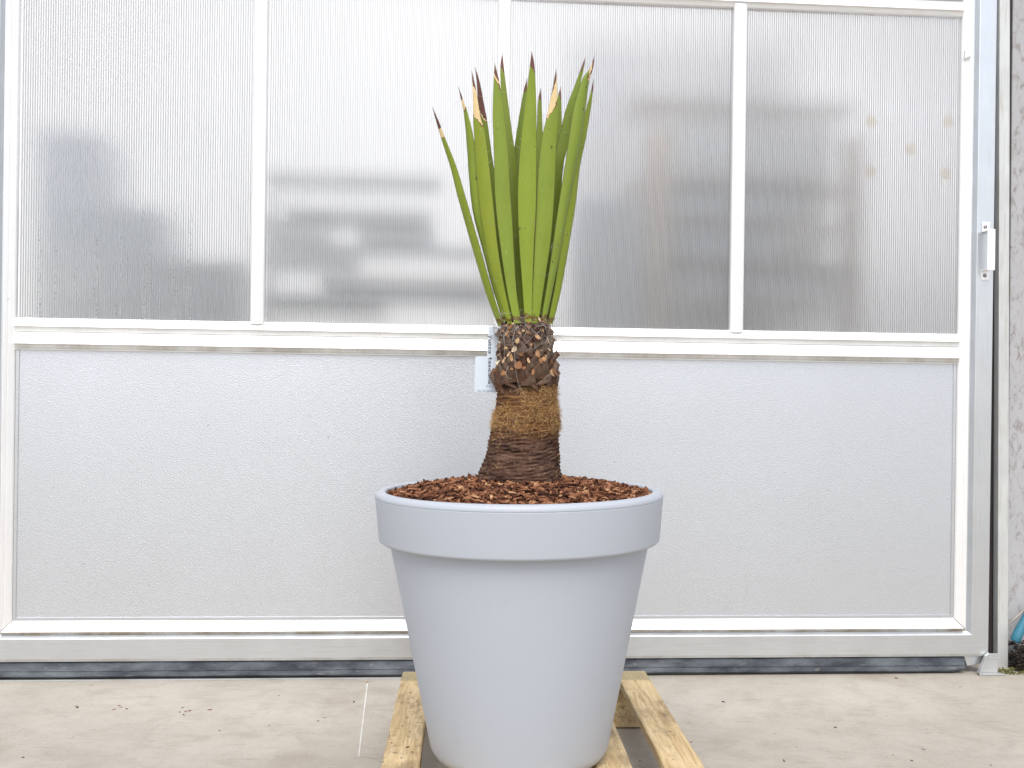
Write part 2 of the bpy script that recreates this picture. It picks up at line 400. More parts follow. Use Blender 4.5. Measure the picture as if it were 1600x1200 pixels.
# embossed lower panel
b = MB(); b.box(UL-.02, UR+.02, .009, .028, ZB-.02, .985)
b.build('embossed_panel', M['stucco'], door)
# thin trim line inside the bead of the lower panel
b = MB(); b.box(UL+.001, UL+.0095, .0055, .0088, ZB+.002, .982); b.build('inner_trim', M['alu'], door)
b = MB(); b.box(UR-.0095, UR-.001, .0055, .0088, ZB+.002, .982); b.build('inner_trim', M['alu'], door)
b = MB(); b.box(UL+.0098, UR-.0098, .0055, .0088, ZB+.001, ZB+.0085); b.build('inner_trim', M['alu'], door)
# rubber seal
b = MB(); prof = [(.0550, -.02), (.0550, .010), (.051, .0155), (.030, .0185), (.0275, .0190), (.0265, .0165), (.012, .0200), (.006, .0150), (.003, .0075), (.0008, .002), (.0008, -.02)]
rings = []
NS = 150
for i in range(NS+1):
    u = -1.61 + (1.452+1.61)*i/NS
    wob = .0012*noise.noise((u*3, 0, 0)); e = max(0, (u-1.425)/.027)
    jag = .016*e*(.6+.4*noise.noise((u*400, 2, 0))) if e > 0 else 0
    rings.append([(u, -(n+wob), (z if z > .02 else z + jag*(1-z/.02)) + (.0012*noise.noise((u*9, 5, 0)) if .002 < z < .04 else 0)) for z, n in prof])
b.loft(rings); b.build('rubber_seal', M['rubber'], door, smooth=R(40))
b = MB(); b.loft([[(1.452, .01, .0552), (1.452, -.012, .0552), (1.462, -.012, .024), (1.456, .01, .024)], [(1.522, .01, .0552), (1.522, -.012, .0552), (1.522, -.012, .034), (1.522, .01, .034)]])
b.build('seal_carrier', M['alu'], door)
# pull handle
hu, hz = 1.497, 1.345
b = MB(); b.box(hu-.011, hu+.014, -.0245, -.0207, 1.402, 1.434); hd = b.build('handle', M['bead'], door, bevel=.001)
b = MB(); b.box(hu-.011, hu+.014, -.0245, -.0207, 1.250, 1.282); b.build('handle_foot', M['bead'], hd, bevel=.001)
b = MB(); b.box(hu-.011, hu+.0125, -.056, -.0246, 1.401, 1.4045); b.box(hu-.011, hu+.0125, -.056, -.0246, 1.2795, 1.283); b.build('handle_arm', M['bead'], hd, bevel=.0008)
b = MB(); b.box(hu-.012, hu+.0135, -.0600, -.0562, 1.277, 1.407); b.build('grip', M['bead'], hd, bevel=.0012)
for zz in (1.418, 1.264):
    b = MB(); b.lathe([(.0001, .0045), (.0035, .004), (.0058, .0022), (.0062, 0)], 16)
    o = b.build('bolt', M['bolt'], hd, smooth=True); o.rotation_euler = (R(90), 0, 0); o.location = (hu-.001, -.0246, zz)
# small catch on the stile
b = MB(); r0 = [(1.4262, -.0065, 1.952), (1.443, -.016, 1.9620), (1.443, -.016, 1.977), (1.4262, -.0065, 1.978)]
b.loft([r0, [(x, y-.011, z) for x, y, z in r0]]); b.build('catch', M['bead'], door, bevel=.0006)

# ------------------------------------------------------------------ jamb, threshold, wall
def dbox(name, mat, u0, u1, n0, n1, z0, z1, lean=0.0, bevel=.001):
    b = MB(); um = (u0+u1)/2
    b.box(u0-um, u1-um, -n1, -n0, z0, z1)
    o = b.build(name, mat, None, bevel=bevel); o.location = dw(um, 0, 0); o.rotation_euler = (0, lean, PSI); return o
def upright(name, mat, pl0, pl1, pr0, pr1, n, depth, label, cat):   # an upright seen between two slanting edges
    a = door_uz(*pl0, n); c = door_uz(*pl1, n); d = door_uz(*pr0, n); e = door_uz(*pr1, n)
    def u_at(p, q, z): return p[0] + (q[0]-p[0])*(z-p[1])/(q[1]-p[1])
    o0 = dw(1.58, 0, 0); b = MB()
    b.loft([[dw(u_at(a, c, z), n, z)-o0, dw(u_at(d, e, z), n, z)-o0, dw(u_at(d, e, z), n-depth, z)-o0, dw(u_at(a, c, z), n-depth, z)-o0] for z in (0, 2.3)])
    return tag(b.build(name, mat, None, bevel=.001, loc=o0), label, cat)
upright('door_jamb', M['jamb'], (1562, 60), (1559, 1035), (1578, 60), (1575.2, 1035), -.045, .03, 'narrow upright aluminium jamb right of the door edge', 'door jamb')
upright('gap_shade_strip', M['dark'], (1540, 60), (1540, 1035), (1588, 60), (1588, 1035), -.080, .03, 'dark strip standing in for the shade in the gap between door and jamb', 'gap shade')  # dark-coloured strip that stands in for the shade inside the gap
tag(dbox('threshold_strip', M['steel'], -1.62, -.15, .021, .030, 0, .004), 'thin flat metal strip on the floor along the rubber seal', 'threshold')
b = MB(); b.box(0, .7, -.015, .15, 0, 2.3)
wl = b.build('plaster_wall', M['wall'], bevel=.004); wl.location = dw(1.642, -.09, 0); wl.rotation_euler = (0, -.004, PSI)
tag(wl, 'grimy off-white plaster wall beside the door jamb', 'wall')
# floor guide bracket
br = empty('guide_bracket', dw(1.522, .034, 0), PSI); tag(br, 'small bent metal guide bracket on the floor at the door corner', 'bracket')
b = MB(); b.loft([[(-.036, -.012, .001), (.050, -.012, .001), (.044, .010, .001), (-.030, .010, .001)], [(-.036, -.012, .005), (.050, -.012, .005), (.044, .010, .005), (-.030, .010, .005)]])
b.build('base_plate', M['steel'], br, bevel=.0008)
b = MB(); r0 = [(-.034, .0078, .0055), (.034, .0078, .0055), (.034, .0078, .066), (.002, .0078, .066), (-.008, .0078, .060)]
b.loft([r0, [(x, y+.003, z) for x, y, z in r0]]); b.build('upright_plate', M['steel'], br, bevel=.0008)
b = MB(); b.loft([[(-.0365, -.011, .0055), (-.0335, -.011, .0055), (-.0335, .0075, .0055), (-.0365, .0075, .0055)], [(-.011, -.004, .061), (-.008, -.004, .0605), (-.008, .0075, .0605), (-.011, .0075, .061)],
                  [(.001, -.002, .069), (.001, -.002, .0665), (.001, .0075, .0665), (.001, .0075, .069)]]); b.build('flange', M['steel'], br)

# corner litter: soil, moss, turquoise handle, stick
M['soil'] = mat_plain('dark_soil', (.030, .022, .015), .9, .5, 60, 0, .4)
M['moss'] = mat_plain('green_moss', (.12, .125, .035), .9, .4, 50, 0, .5)
M['turq'] = mat_plain('turquoise_plastic', (.045, .19, .27), .35, .12, 8)
M['twig'] = mat_plain('pale_stick', (.50, .46, .38), .7, .2, 30)
def lump(name, mat, n_, x0, x1, y0, y1, zmax, s0, s1):
    b = MB()
    for _ in range(n_):
        u = random.uniform(x0, x1); n = random.uniform(y0, y1); s = random.uniform(s0, s1)
        z = random.random()**2*zmax + s*.3
        c = dw(u, n, z); q = Matrix.Rotation(random.random()*6, 3, 'Z') @ Matrix.Rotation(random.uniform(-.5, .5), 3, 'X')
        b.add([c + q @ Vector(p) for p in ((s, 0, 0), (-s*.8, .2*s, 0), (0, s*.7, .1*s), (0, -s*.7, 0), (.1*s, 0, s*.5), (0, 0, -s*.4))],
              [(0, 2, 4), (2, 1, 4), (1, 3, 4), (3, 0, 4), (2, 0, 5), (1, 2, 5), (3, 1, 5), (0, 3, 5)])
    return b.build(name, mat)
tag(lump('soil', M['soil'], 1300, 1.635, 1.80, -.072, .01, .085, .003, .010), 'dark crumbly soil gathered in the corner by the wall', 'soil', kind='stuff')
tag(lump('moss', M['moss'], 500, 1.56, 1.80, -.035, .035, .006, .002, .006), 'thin green moss along the floor beside the jamb', 'moss', kind='stuff')
b = MB(); b.lathe([(.0001, 0), (.009, .001), (.0125, .006), (.0125, .03), (.0115, .06), (.0095, .095), (.0088, .12), (.011, .124), (.011, .145), (.0001, .147)], 24)
tq = b.build('plastic_handle', M['turq'], smooth=R(45)); hu_, hz_ = door_uz(1585, 1003, -.03); tq.location = dw(hu_, -.03, hz_); tq.rotation_euler = (R(-6), R(27), 0); tq.scale = (1.25, 1.25, .9)
tag(tq, 'turquoise plastic tool handle leaning in the corner by the wall', 'handle')
b = MB(); b.tube([dw(1.628, -.055, .135), dw(1.66, -.05, .165), dw(1.70, -.045, .205), dw(1.73, -.045, .23)], .0022, 6)
tag(b.build('stick', M['twig'], smooth=True), 'thin pale stick slanting across the base of the wall', 'stick')

# ------------------------------------------------------------------ what stands behind the panes
def ibox(b, px0, px1, py0, py1, n, depth):
    u0, z1 = door_uz(px0, py0, n); u1, z0 = door_uz(px1, py1, n); z1 = min(z1, 2.6)
    v = [dw(u, k, z) for z in (z0, z1) for u, k in ((u0, n), (u1, n), (u1, n-depth), (u0, n-depth))]
    b.add(v, [(0, 3, 2, 1), (4, 5, 6, 7), (0, 1, 5, 4), (1, 2, 6, 5), (2, 3, 7, 6), (3, 0, 4, 7)])
M['blue'] = mat_plain('blue_grey_plastic', (.60, .66, .74), .5, .2, 5)
M['grey'] = mat_plain('slate_grey_plastic', (.68, .71, .745), .55, .2, 4)
M['palegrey'] = mat_plain('pale_grey_plastic_tank', (.74, .76, .79), .55, .1, 4)
M['whitep'] = mat_plain('white_plastic', (.82, .82, .80), .5, .05, 6)
M['tan'] = mat_plain('tan_disc', (.80, .68, .48), .7, .1, 9)
M['orange'] = mat_plain('orange_timber', (.74, .61, .50), .7, .2, 6)
b = MB(); b.add([dw(-4.5, -2.2, 0), dw(4.5, -2.2, 0), dw(4.5, -2.2, 3.4), dw(-4.5, -2.2, 3.4), dw(-4.5, -2.26, 0), dw(4.5, -2.26, 0), dw(4.5, -2.26, 3.4), dw(-4.5, -2.26, 3.4)],
                [(0, 1, 2, 3), (5, 4, 7, 6), (0, 4, 5, 1), (3, 2, 6, 7), (0, 3, 7, 4), (1, 5, 6, 2)])
tag(b.build('white_screen_wall', M['sheet']), 'pale sheeting wall seen blurred through the panes', 'wall')
b = MB(); ua, _ = door_uz(880, 300, -1.0); uc, _ = door_uz(1215, 300, -1.0); b.box(0, uc-ua, 0, .03, 0, 2.25)
gs = b.build('grey_backdrop', mat_plain('grey_sheeting', (.60, .61, .63), .7, .04, 2), bevel=.002); gs.location = dw(ua, -1.0, 0); gs.rotation_euler = (0, 0, PSI)  # added sheet, gives the third pane an even grey behind it
tag(gs, 'upright grey sheet added to even out the tone behind the third pane', 'backdrop')
# crates behind the first pane: a stepped stack on a plinth
def crate(name, mat, u0, u1, z0, z1, n, depth, label, group):
    o = MB(); w_ = .012
    o.box(u0, u1, -n, -n+w_, z0, z1); o.box(u0, u1, -n+depth-w_, -n+depth, z0, z1)
    o.box(u0, u0+w_, -n+w_, -n+depth-w_, z0, z1); o.box(u1-w_, u1, -n+w_, -n+depth-w_, z0, z1); o.box(u0+w_, u1-w_, -n+w_, -n+depth-w_, z0, z0+w_)
    for k in range(3): zz = z0+(z1-z0)*(.3+.25*k); o.box(u0, u1, -n-.006, -n, zz, zz+.012)
    o.box(u0-.006, u1+.006, -n-.008, -n, z1-.02, z1)
    r = o.build(name, mat); r.location = (0, D0, 0); r.rotation_euler = (0, 0, PSI); return tag(r, label, 'crate', group)
G = 'crates stacked behind the first pane'
crate('plant_crate', M['grey'], -1.54, -.86, 0, .62, -.45, .4, 'slate grey crate standing on the floor behind the first pane', G)
crate('plant_crate', M['grey'], -1.56, -.90, .62, 1.30, -.45, .4, 'wide slate grey crate second from the floor behind the first pane', G)
crate('plant_crate', M['blue'], -1.55, -1.18, 1.30, 1.47, -.45, .4, 'blue grey crate third from the floor behind the first pane', G)
crate('plant_crate', M['blue'], -1.56, -1.38, 1.47, 1.72, -.45, .4, 'small blue grey crate on top of the stack behind the first pane', G)
# trolley of trays behind the second pane
b_ = [('blue', 418, 780, 458, 474), ('whitep', 505, 780, 434, 457), ('blue', 418, 760, 382, 394), ('whitep', 418, 508, 345, 366), ('palegrey', 450, 675, 330, 346),
      ('sheet', 560, 680, 360, 372), ('palegrey', 418, 690, 277, 282), ('whitep', 418, 600, 476, 494), ('palegrey', 418, 560, 404, 416)]
tr = empty('tray_trolley', dw(-.4, -.22, 0), 0); tag(tr, 'tall trolley of blue and white trays behind the second pane', 'trolley')
inv = Matrix.Translation(-dw(-.4, -.22, 0))
def tpart(name, mat, fn, parent, inv):
    q = MB(); fn(q); q.v = [tuple(inv @ Vector(p)) for p in q.v]; return q.build(name, mat, parent)
for mt, x0, x1, y0, y1 in b_:
    tpart('tray', M[mt], lambda q: ibox(q, x0, x1, y0, y1, -.38, .30), tr, inv)
def posts(q):
    for p in (424, 770):
        u, _ = door_uz(p, 600, -.70); v = [dw(u+a, -.70-c, z) for z in (0, 1.6) for a, c in ((-.012, 0), (.012, 0), (.012, .02), (-.012, .02))]
        q.add(v, [(0, 3, 2, 1), (4, 5, 6, 7), (0, 1, 5, 4), (1, 2, 6, 5), (2, 3, 7, 6), (3, 0, 4, 7)])
tpart('frame', M['steel'], posts, tr, inv)
# timber shelving behind the third and fourth panes
sh = empty('timber_shelving', dw(.7, -.25, 0), 0); tag(sh, 'timber shelving with boards and uprights behind the right panes', 'shelving')
inv = Matrix.Translation(-dw(.7, -.25, 0))
for y0, y1 in ((160, 172), (288, 295), (345, 352), (407, 418), (474, 482)):
    tpart('shelf_board', M['orange'], lambda q: ibox(q, 985, 1335, y0, y1, -.44, .35), sh, inv)
def up(p0, p1):
    def fn(q):
        u0, _ = door_uz(p0, 600, -.42); u1, _ = door_uz(p1, 600, -.42)
        v = [dw(u, k, z) for z in (0, 1.78) for u, k in ((u0, -.415), (u1, -.415), (u1, -.438), (u0, -.438))]
        q.add(v, [(0, 3, 2, 1), (4, 5, 6, 7), (0, 1, 5, 4), (1, 2, 6, 5), (2, 3, 7, 6), (3, 0, 4, 7)])
    return fn
tpart('upright', M['orange'], up(1000, 1036), sh, inv)
tpart('upright', M['orange'], up(1300, 1330), sh, inv)
G = 'boxes on the timber shelves'
for k, (mt, x0, x1, y0, y1, lb) in enumerate([('blue', 1045, 1240, 300, 345, 'long blue box on the middle timber shelf'), ('blue', 1045, 1200, 357, 407, 'deep blue box on the lower timber shelf'),
        ('grey', 1040, 1130, 420, 474, 'slate box on the lowest timber shelf by the upright'), ('grey', 1140, 1300, 425, 474, 'wide slate box on the lowest timber shelf'),
        ('grey', 1050, 1290, 205, 288, 'pale slate box on the upper timber shelf'), ('whitep', 1250, 1285, 312, 345, 'white pot on the middle timber shelf'),
        ('whitep', 1250, 1282, 376, 407, 'white pot on the lower timber shelf')]):
    q = MB(); ibox(q, x0, x1, y0, y1-.3, -.47, .28); tag(q.build('storage_box', M[mt], bevel=.004), lb, 'box', G)
# dark tank left of the shelving, sloped white board at the far right brightening the pane
u0, _ = door_uz(905, 500, -.30); u1, _ = door_uz(978, 500, -.30); zt = door_uz(940, 300, -.3)[1]
q = MB(); cx = (u0+u1)/2+.02; rr = .13; q.lathe([(.0001, 0), (rr*.96, 0), (rr, .02), (rr, zt-.06), (rr*.9, zt-.02), (rr*.5, zt), (.0001, zt+.005)], 40)
o = q.build('water_butt', M['palegrey'], smooth=R(40)); o.location = dw(cx, -.45, 0); tag(o, 'dark grey upright tank beside the timber shelving', 'tank')
LEAN = R(34); wb = empty('bounce_board', dw(1.58, -.12, 0), PSI); wb.rotation_euler.x = -LEAN  # board's slope and width made up, so sunlight off it brightens the last pane
tag(wb, 'wide white board sloped back to catch sun and brighten the last pane', 'board')
q = MB(); q.box(-.36, .75, 0, .03, .02, 2.75); q.build('sheet', M['sheet'], wb, bevel=.002)
q = MB(); q.box(-.36, -.32, .031, .05, .02, 2.7); q.build('batten', M['woodin'], wb); q = MB(); q.box(.68, .72, .031, .05, .02, 2.7); q.build('batten', M['woodin'], wb)

# ------------------------------------------------------------------ pallet
ZP = .125
pal = empty('wooden_pallet', (.062, 2.415, .002), R(2.3)); pal.rotation_euler.y = -.006; tag(pal, 'small pine pallet of spaced boards under the grey pot', 'pallet')
TILT = -.006
for k, x in enumerate((-.288, -.144, .002, .146, .288)):
    wd = .040+.002*random.uniform(-1, 1); b = MB(); nseg = 14; rings = []
    for i in range(nseg+1):
        y = -.43 + .86*i/nseg; j = .0014*noise.noise((x*40, y*14, 1)); j2 = .0014*noise.noise((x*40, y*14, 7)); e = .0006*noise.noise((x*9, y*22, 3))
        rings.append([(-wd+j, y, 0), (-wd+.001+j, y, .0175+e), (-wd+.004+j, y, .0197+e), (wd-.004+j2, y, .0197+e), (wd-.001+j2, y, .0175+e), (wd+j2, y, 0)])
    b.loft(rings); o = b.build('board', M['wood'], pal); o.location = (x, 0, ZP-.020-TILT*x*0)
    o.rotation_euler = (0, 0, R(random.uniform(-.4, .4)))
for y in (-.385, -.295, .385):
    b = MB(); b.box(-.325, .325, -.042, .042, 0, ZP-.0205); o = b.build('bearer', M['wood'], pal, bevel=.002); o.location = (0, y, 0)
    
# ------------------------------------------------------------------ pot
PX = .0180
pot = empty('plant_pot', (PX+.0075, DP, ZP)); tag(pot, 'large pale grey plastic pot with a broad rim on the pallet', 'pot')
PH = .5555; PR = .2975
def arc(cx, cz, r, a0, a1, n=6): return [(cx+r*math.cos(R(a0+(a1-a0)*i/n)), cz+r*math.sin(R(a0+(a1-a0)*i/n))) for i in range(n+1)]
prof = [(.0001, .0), (.134, .0)] + arc(.147, .038, .038, -88, -10, 8) + [(.2640, PH-.1165), (.2645, PH-.1085), (.267, PH-.105), (.274, PH-.104)] + arc(.281, PH-.097, .007, -80, -2, 5) + \
       [(.2952, PH-.0148), (.2944, PH-.0140), (.2944, PH-.0130), (.2953, PH-.0124)] + arc(.2845, PH-.011, .011, 2, 90, 8) + [(.2790, PH-.0002)] + arc(.2782, PH-.005, .005, 90, 180, 4) + [(.268, PH-.06), (.260, PH-.09)]
b = MB(); b.lathe([(r*1.012, z) for r, z in prof], 160); b.build('body', M['pot'], pot, smooth=R(35))
pot.rotation_euler = (0, -.0140, 0)               # it leans a hair on the uneven boards

# ------------------------------------------------------------------ mulch
ZR = ZP+PH; MR = .276
def mound(x, y):                                 # height of the mulch surface over the pot's centre
    r = math.hypot(x, y)/MR
    return ZR - .0125 + .034*max(0, 1-r*r)**.8 + .003*noise.noise((x*14, y*14, 2)) + .0140*x
M['mulchbase'] = mat_plain('mulch_base', (.045, .024, .014), .9, .4, 50, 0, .5)
mul = empty('bark_mulch', (PX, DP, ZR-.02)); tag(mul, 'brown bark mulch filling the grey pot around the trunk', 'mulch')
b = MB(); rings = [[(MR*k/14*math.cos(a*math.pi/36), MR*k/14*math.sin(a*math.pi/36), 0) for a in range(72)] for k in range(14, 0, -1)]
rings = [[(x, y, mound(x, y)-.004-(ZR-.02)) for x, y, _ in r] for r in rings]
b.loft(rings); b.build('mulch_bed', M['mulchbase'], mul, smooth=True)
BARK = [(0, (.034, .013, .009)), (.22, (.085, .034, .020)), (.5, (.175, .074, .040)), (.72, (.25, .108, .056)), (.88, (.35, .17, .09)), (1, (.50, .30, .17))]
def mat_chip(name, src):
    t = NT(name)
    if src == 'obj': oi = t.new('ObjectInfo'); f_ = oi.outputs['Random']
    else: f_ = t.attr('shade')
    co = t.coord('Object'); n = t.noise(co, 120, 4)
    g = t.ramp(t.math('ADD', f_, t.math('MULTIPLY', t.math('SUBTRACT', n, .5), .5)), BARK)
    return t.done(t.pbsdf(g, .85, 0, .12, t.bump(n, .5, .0015)))
M['chip'] = mat_chip('bark_chip', 'obj'); M['chips'] = mat_chip('bark_chips', 'attr')
def chip_shape(L, W, T, rnd):
    ps = []
    for z, k in ((0, 1.0), (1, .82)):
        for x, y in ((-1, -.55), (-.35, -1), (.5, -.9), (1, -.2), (.7, .8), (-.3, 1), (-.9, .4)):
            ps.append(Vector((x*L*k*rnd.uniform(.75, 1.1), y*W*k*rnd.uniform(.6, 1.1), (z-.5)*T*rnd.uniform(.7, 1.3) + x*T*.35*rnd.uniform(-1, 1))))
    fs = [tuple(reversed(range(7))), tuple(range(7, 14))] + [(i, (i+1) % 7, 7+(i+1) % 7, 7+i) for i in range(7)]
    return ps, fs
rc = random.Random(11)
variants = []
for i in range(14):
    ps, fs = chip_shape(rc.uniform(.0075, .015), rc.uniform(.0026, .0052), rc.uniform(.0018, .0038), rc)
    me = bpy.data.meshes.new('bark_chip'); me.from_pydata([tuple(p) for p in ps], [], fs); me.materials.append(M['chip']); variants.append(me)
def chip_pose(x, y, lift):
    z = mound(x, y) + lift
    r = math.hypot(x, y); steep = rc.random() < .07
    q = Matrix.Rotation(rc.uniform(0, 6.28), 3, 'Z') @ Matrix.Rotation(rc.gauss(0, .8 if steep else .28), 3, 'Y') @ Matrix.Rotation(rc.gauss(0, .45), 3, 'X')
    return Vector((x, y, z-(ZR-.02))), q
def trunk_clear(x, y): return math.hypot((x-.0)/.080, (y+.0)/.075) > 1.0
cnt = 0
while cnt < 300:                                 # the chips nearest the front of the pot, one by one
    a = rc.uniform(math.pi*1.02, math.pi*1.98); r = MR*math.sqrt(rc.uniform(.08, .985)); x, y = r*math.cos(a), r*math.sin(a)
    if not trunk_clear(x, y): continue
    p, q = chip_pose(x, y, rc.uniform(.003, .006))
    o = link('bark_chip', rc.choice(variants), mul, p); o.rotation_euler = q.to_euler(); s = rc.uniform(.75, 1.25); o.scale = (s, s, s); cnt += 1
b = MB(); shade = []
for i in range(4200):
    a = rc.uniform(0, 2*math.pi); r = MR*math.sqrt(rc.uniform(.03, 1.0)); x, y = r*math.cos(a), r*math.sin(a)
    if not trunk_clear(x, y): continue
    p, q = chip_pose(x, y, rc.uniform(-.003, .0035)); ps, fs = chip_shape(rc.uniform(.004, .0125), rc.uniform(.0016, .0045), rc.uniform(.0015, .0035), rc)
    b.add([p + q @ v_ for v_ in ps], fs); shade += [rc.random()**1.15]*14
o = b.build('loose_chips', M['chips'], mul, fix=False); tag(o, kind='stuff')
at_ = o.data.attributes.new('shade', 'FLOAT', 'POINT'); at_.data.foreach_set('value', shade)

# ------------------------------------------------------------------ yucca
yu = empty('yucca_plant', (PX, DP, ZR)); tag(yu, 'yucca with a stubby brown trunk and stiff upright green leaves', 'plant')
ORG = Vector((PX, DP, ZR))
# trunk outline, photo pixels: y, left, right
TP = [(762, 744, 880), (750, 746, 879), (738, 749, 876), (727, 753, 874), (716, 757.5, 873.5), (705, 761, 873), (690, 764.5, 872.5), (679, 767, 872), (668, 769, 872.5), (656, 770.5, 873),
      (640, 773.5, 871), (622, 777, 868.5), (608, 779, 867.5), (596, 779, 866), (580, 779, 865), (560, 780, 862), (540, 781, 861), (520, 783, 859), (505, 788, 853), (498, 800, 842)]
def trunk_at(py):
    for (a, la, ra), (c, lc, rc_) in zip(TP, TP[1:]):
        if c <= py <= a:
            k = (a-py)/(a-c); l = la+(lc-la)*k; r = ra+(rc_-ra)*k; break
    else: l, r = TP[-1][1:]
    p0, p1 = at(l, py, DP), at(r, py, DP); return (p0+p1)/2, (p1-p0).length/2
SEG = 110; NR = 190; b = MB(); rings = []
for i in range(NR+1):
    py = 762 - (762-499)*i/NR; c, r = trunk_at(py); ring = []
    for k in range(SEG):
        a = 2*math.pi*k/SEG; ca, sa = math.cos(a), math.sin(a)
        rr = r; slant = .004*noise.noise((ca*2, sa*2, c.z*4)) - .010*ca*(1 if py > 660 else 0)
        ph = (c.z+slant)/.0078*2*math.pi
        if py > 600: rr += (.0016 if py > 668 else .0007)*math.sin(ph + 3.2*noise.noise((ca*2.2, sa*2.2, c.z*34))) * (.6+.9*noise.noise((ca*4, sa*4, c.z*40)))
        rr += .0035*noise.noise((ca*3, sa*3, c.z*14)) + .0026*noise.noise((ca*14, sa*14, c.z*110)) + .0020*noise.noise((ca*40, sa*40, c.z*260))
        ring.append((c.x+rr*ca-ORG.x, c.y+rr*sa-ORG.y, c.z-ORG.z))
    rings.append(ring)
b.loft(rings)
def mat_trunk():
    t = NT('ringed_bark'); co = t.coord('Object'); cs = t.coord('Object', (1, 1, 7)); sx = t.new('SeparateXYZ'); t.L(co, sx.inputs[0])
    n = t.noise(cs, 20, 6, .65); n2 = t.noise(co, 150, 4, .65); n3 = t.noise(co, 12, 4)
    low = t.ramp(n, [(.33, (.020, .010, .008)), (.5, (.080, .043, .031)), (.66, (.165, .100, .072))])
    low = t.mix(t.math('MULTIPLY', t.ramp(n2, [(.55, (0, 0, 0)), (.75, (1, 1, 1))]), .55), low, (.25, .18, .135))
    tan = t.ramp(n, [(.32, (.05, .023, .011)), (.52, (.18, .088, .034)), (.68, (.34, .185, .075))])
    z = t.math('ADD', sx.outputs[2], t.math('MULTIPLY', t.math('SUBTRACT', n3, .5), .05))
    patch = t.ramp(t.noise(t.coord('Object', (1, 1, 2.2)), 26, 5, .65), [(.36, (0, 0, 0)), (.56, (1, 1, 1))])
    tan = t.mix(patch, low, tan)
    g = t.mix(t.ramp(t.math('MULTIPLY', z, 3.0, True), [(.28, (0, 0, 0)), (.40, (1, 1, 1))]), low, tan)
    g = t.mix(t.ramp(t.math('MULTIPLY', z, 3.0, True), [(.60, (0, 0, 0)), (.64, (1, 1, 1))]), g, (.05, .026, .018))
    return t.done(t.pbsdf(g, .9, 0, .08, t.bump(n2, .7, .003, t.bump(n, .5, .004))))
M['trunk'] = mat_trunk()
trunk = b.build('trunk', M['trunk'], yu, smooth=True)

# cut leaf stubs
def mat_stub():
    t = NT('old_leaf_base'); co = t.coord('Object', (1, 1, .25)); n = t.noise(co, 260, 5, .6); oi = t.new('ObjectInfo'); n2 = t.noise(t.coord('Object'), 90, 4)
    a = t.mix(n, (.028, .014, .010), (.17, .095, .06)); c_ = t.mix(n, (.045, .029, .023), (.27, .195, .145))
    g = t.mix(oi.outputs['Random'], a, c_); g = t.mix(t.ramp(n2, [(.55, (0, 0, 0)), (.75, (1, 1, 1))]), g, (.09, .028, .014))
    return t.done(t.pbsdf(g, .8, 0, .15, t.bump(n, .9, .004)))
def mat_cut():
    t = NT('cut_leaf_end'); n = t.noise(t.coord('Object'), 240, 4); oi = t.new('ObjectInfo')
    g = t.ramp(oi.outputs['Random'], [(0, (.10, .045, .022)), (.3, (.26, .12, .05)), (.55, (.44, .26, .12)), (.8, (.56, .40, .23)), (1, (.70, .60, .42))])
    g = t.mix(t.ramp(n, [(.4, (0, 0, 0)), (.7, (1, 1, 1))]), g, (.22, .10, .045))
    return t.done(t.pbsdf(g, .8, 0, .3, t.bump(n, .6, .002)))
M['stub'] = mat_stub(); M['cut'] = mat_cut()
rs = random.Random(5); stubs = []
for i in range(12):                              # a clasping scale that narrows to a slanted, rough cut
    b = MB(); rings = []
    hgt = rs.uniform(.017, .027); wb_ = rs.uniform(.017, .023); wt = rs.uniform(.0024, .0056); NSEG = 16; NV = 10; thk = rs.uniform(.0022, .0046)
    lean = rs.uniform(.006, .013); sk = rs.uniform(-.25, .25); cutx = rs.uniform(-.35, .35)
    for q in range(NV):
        t_ = q/(NV-1); k_ = (1-t_)**1.6; wd = wb_*k_ + wt*(1-k_); th = .006*(1-t_) + thk*t_; ring = []
        for k in range(NSEG):
            a = 2*math.pi*k/NSEG; x = wd*math.cos(a); y0 = th*math.sin(a)
            y = y0 + x*x/.11 - lean*t_**1.2; z = hgt*t_ - .007*(abs(x)/wb_)**1.5*(1-t_)
            if t_ > .75: z += (t_-.75)*4*(y0*1.5 + x*cutx + .0022*noise.noise((x*300+i*9, y0*300, i)))
            x += sk*hgt*t_*t_ + .0018*noise.noise((x*110+i*9, y*110, z*110)); y += .0020*noise.noise((x*90+i*5, y*90, z*120)) + .0016*noise.noise((x*420+i*7, i, z*60))
            ring.append((x, y, z))
        rings.append(ring)
    b.loft(rings, cap=False); o0 = len(b.v); last = (NV-1)*NSEG; c = sum((Vector(p) for p in b.v[last:last+NSEG]), Vector())/NSEG
    b.v.append((c.x, c.y, c.z+.0004)); b.cur = 1
    for k in range(NSEG): b.f.append((last+k, last+(k+1) % NSEG, o0)); b.m.append(1)
    me_o = b.build('leaf_stub', [M['stub'], M['cut']], trunk, smooth=R(50)); stubs.append(me_o.data); bpy.data.objects.remove(me_o)
NROW = 9
for row in range(NROW):
    py = 601 - row*10.6; nper = 13
    for k in range(nper):
        a = 2*math.pi*(k + .5*(row % 2) + rs.uniform(-.22, .22))/nper; py_ = py + rs.uniform(-5, 5); c, r = trunk_at(min(py_, 606))
        s = (1.30 if row < 2 else 1.08 if row < 4 else .95 if row < 7 else .78)*rs.uniform(.78, 1.18)
        r_ = r - (.0035 if row else .000); o = link('leaf_stub', rs.choice(stubs), trunk)
        o.location = (c.x + r_*math.cos(a)-ORG.x, c.y + r_*math.sin(a)-ORG.y, c.z-ORG.z)
        o.rotation_euler = (rs.uniform(-.20, .10), rs.uniform(-.3, .3), a+math.pi/2); o.scale = (s, s, s*rs.uniform(.75, 1.1))

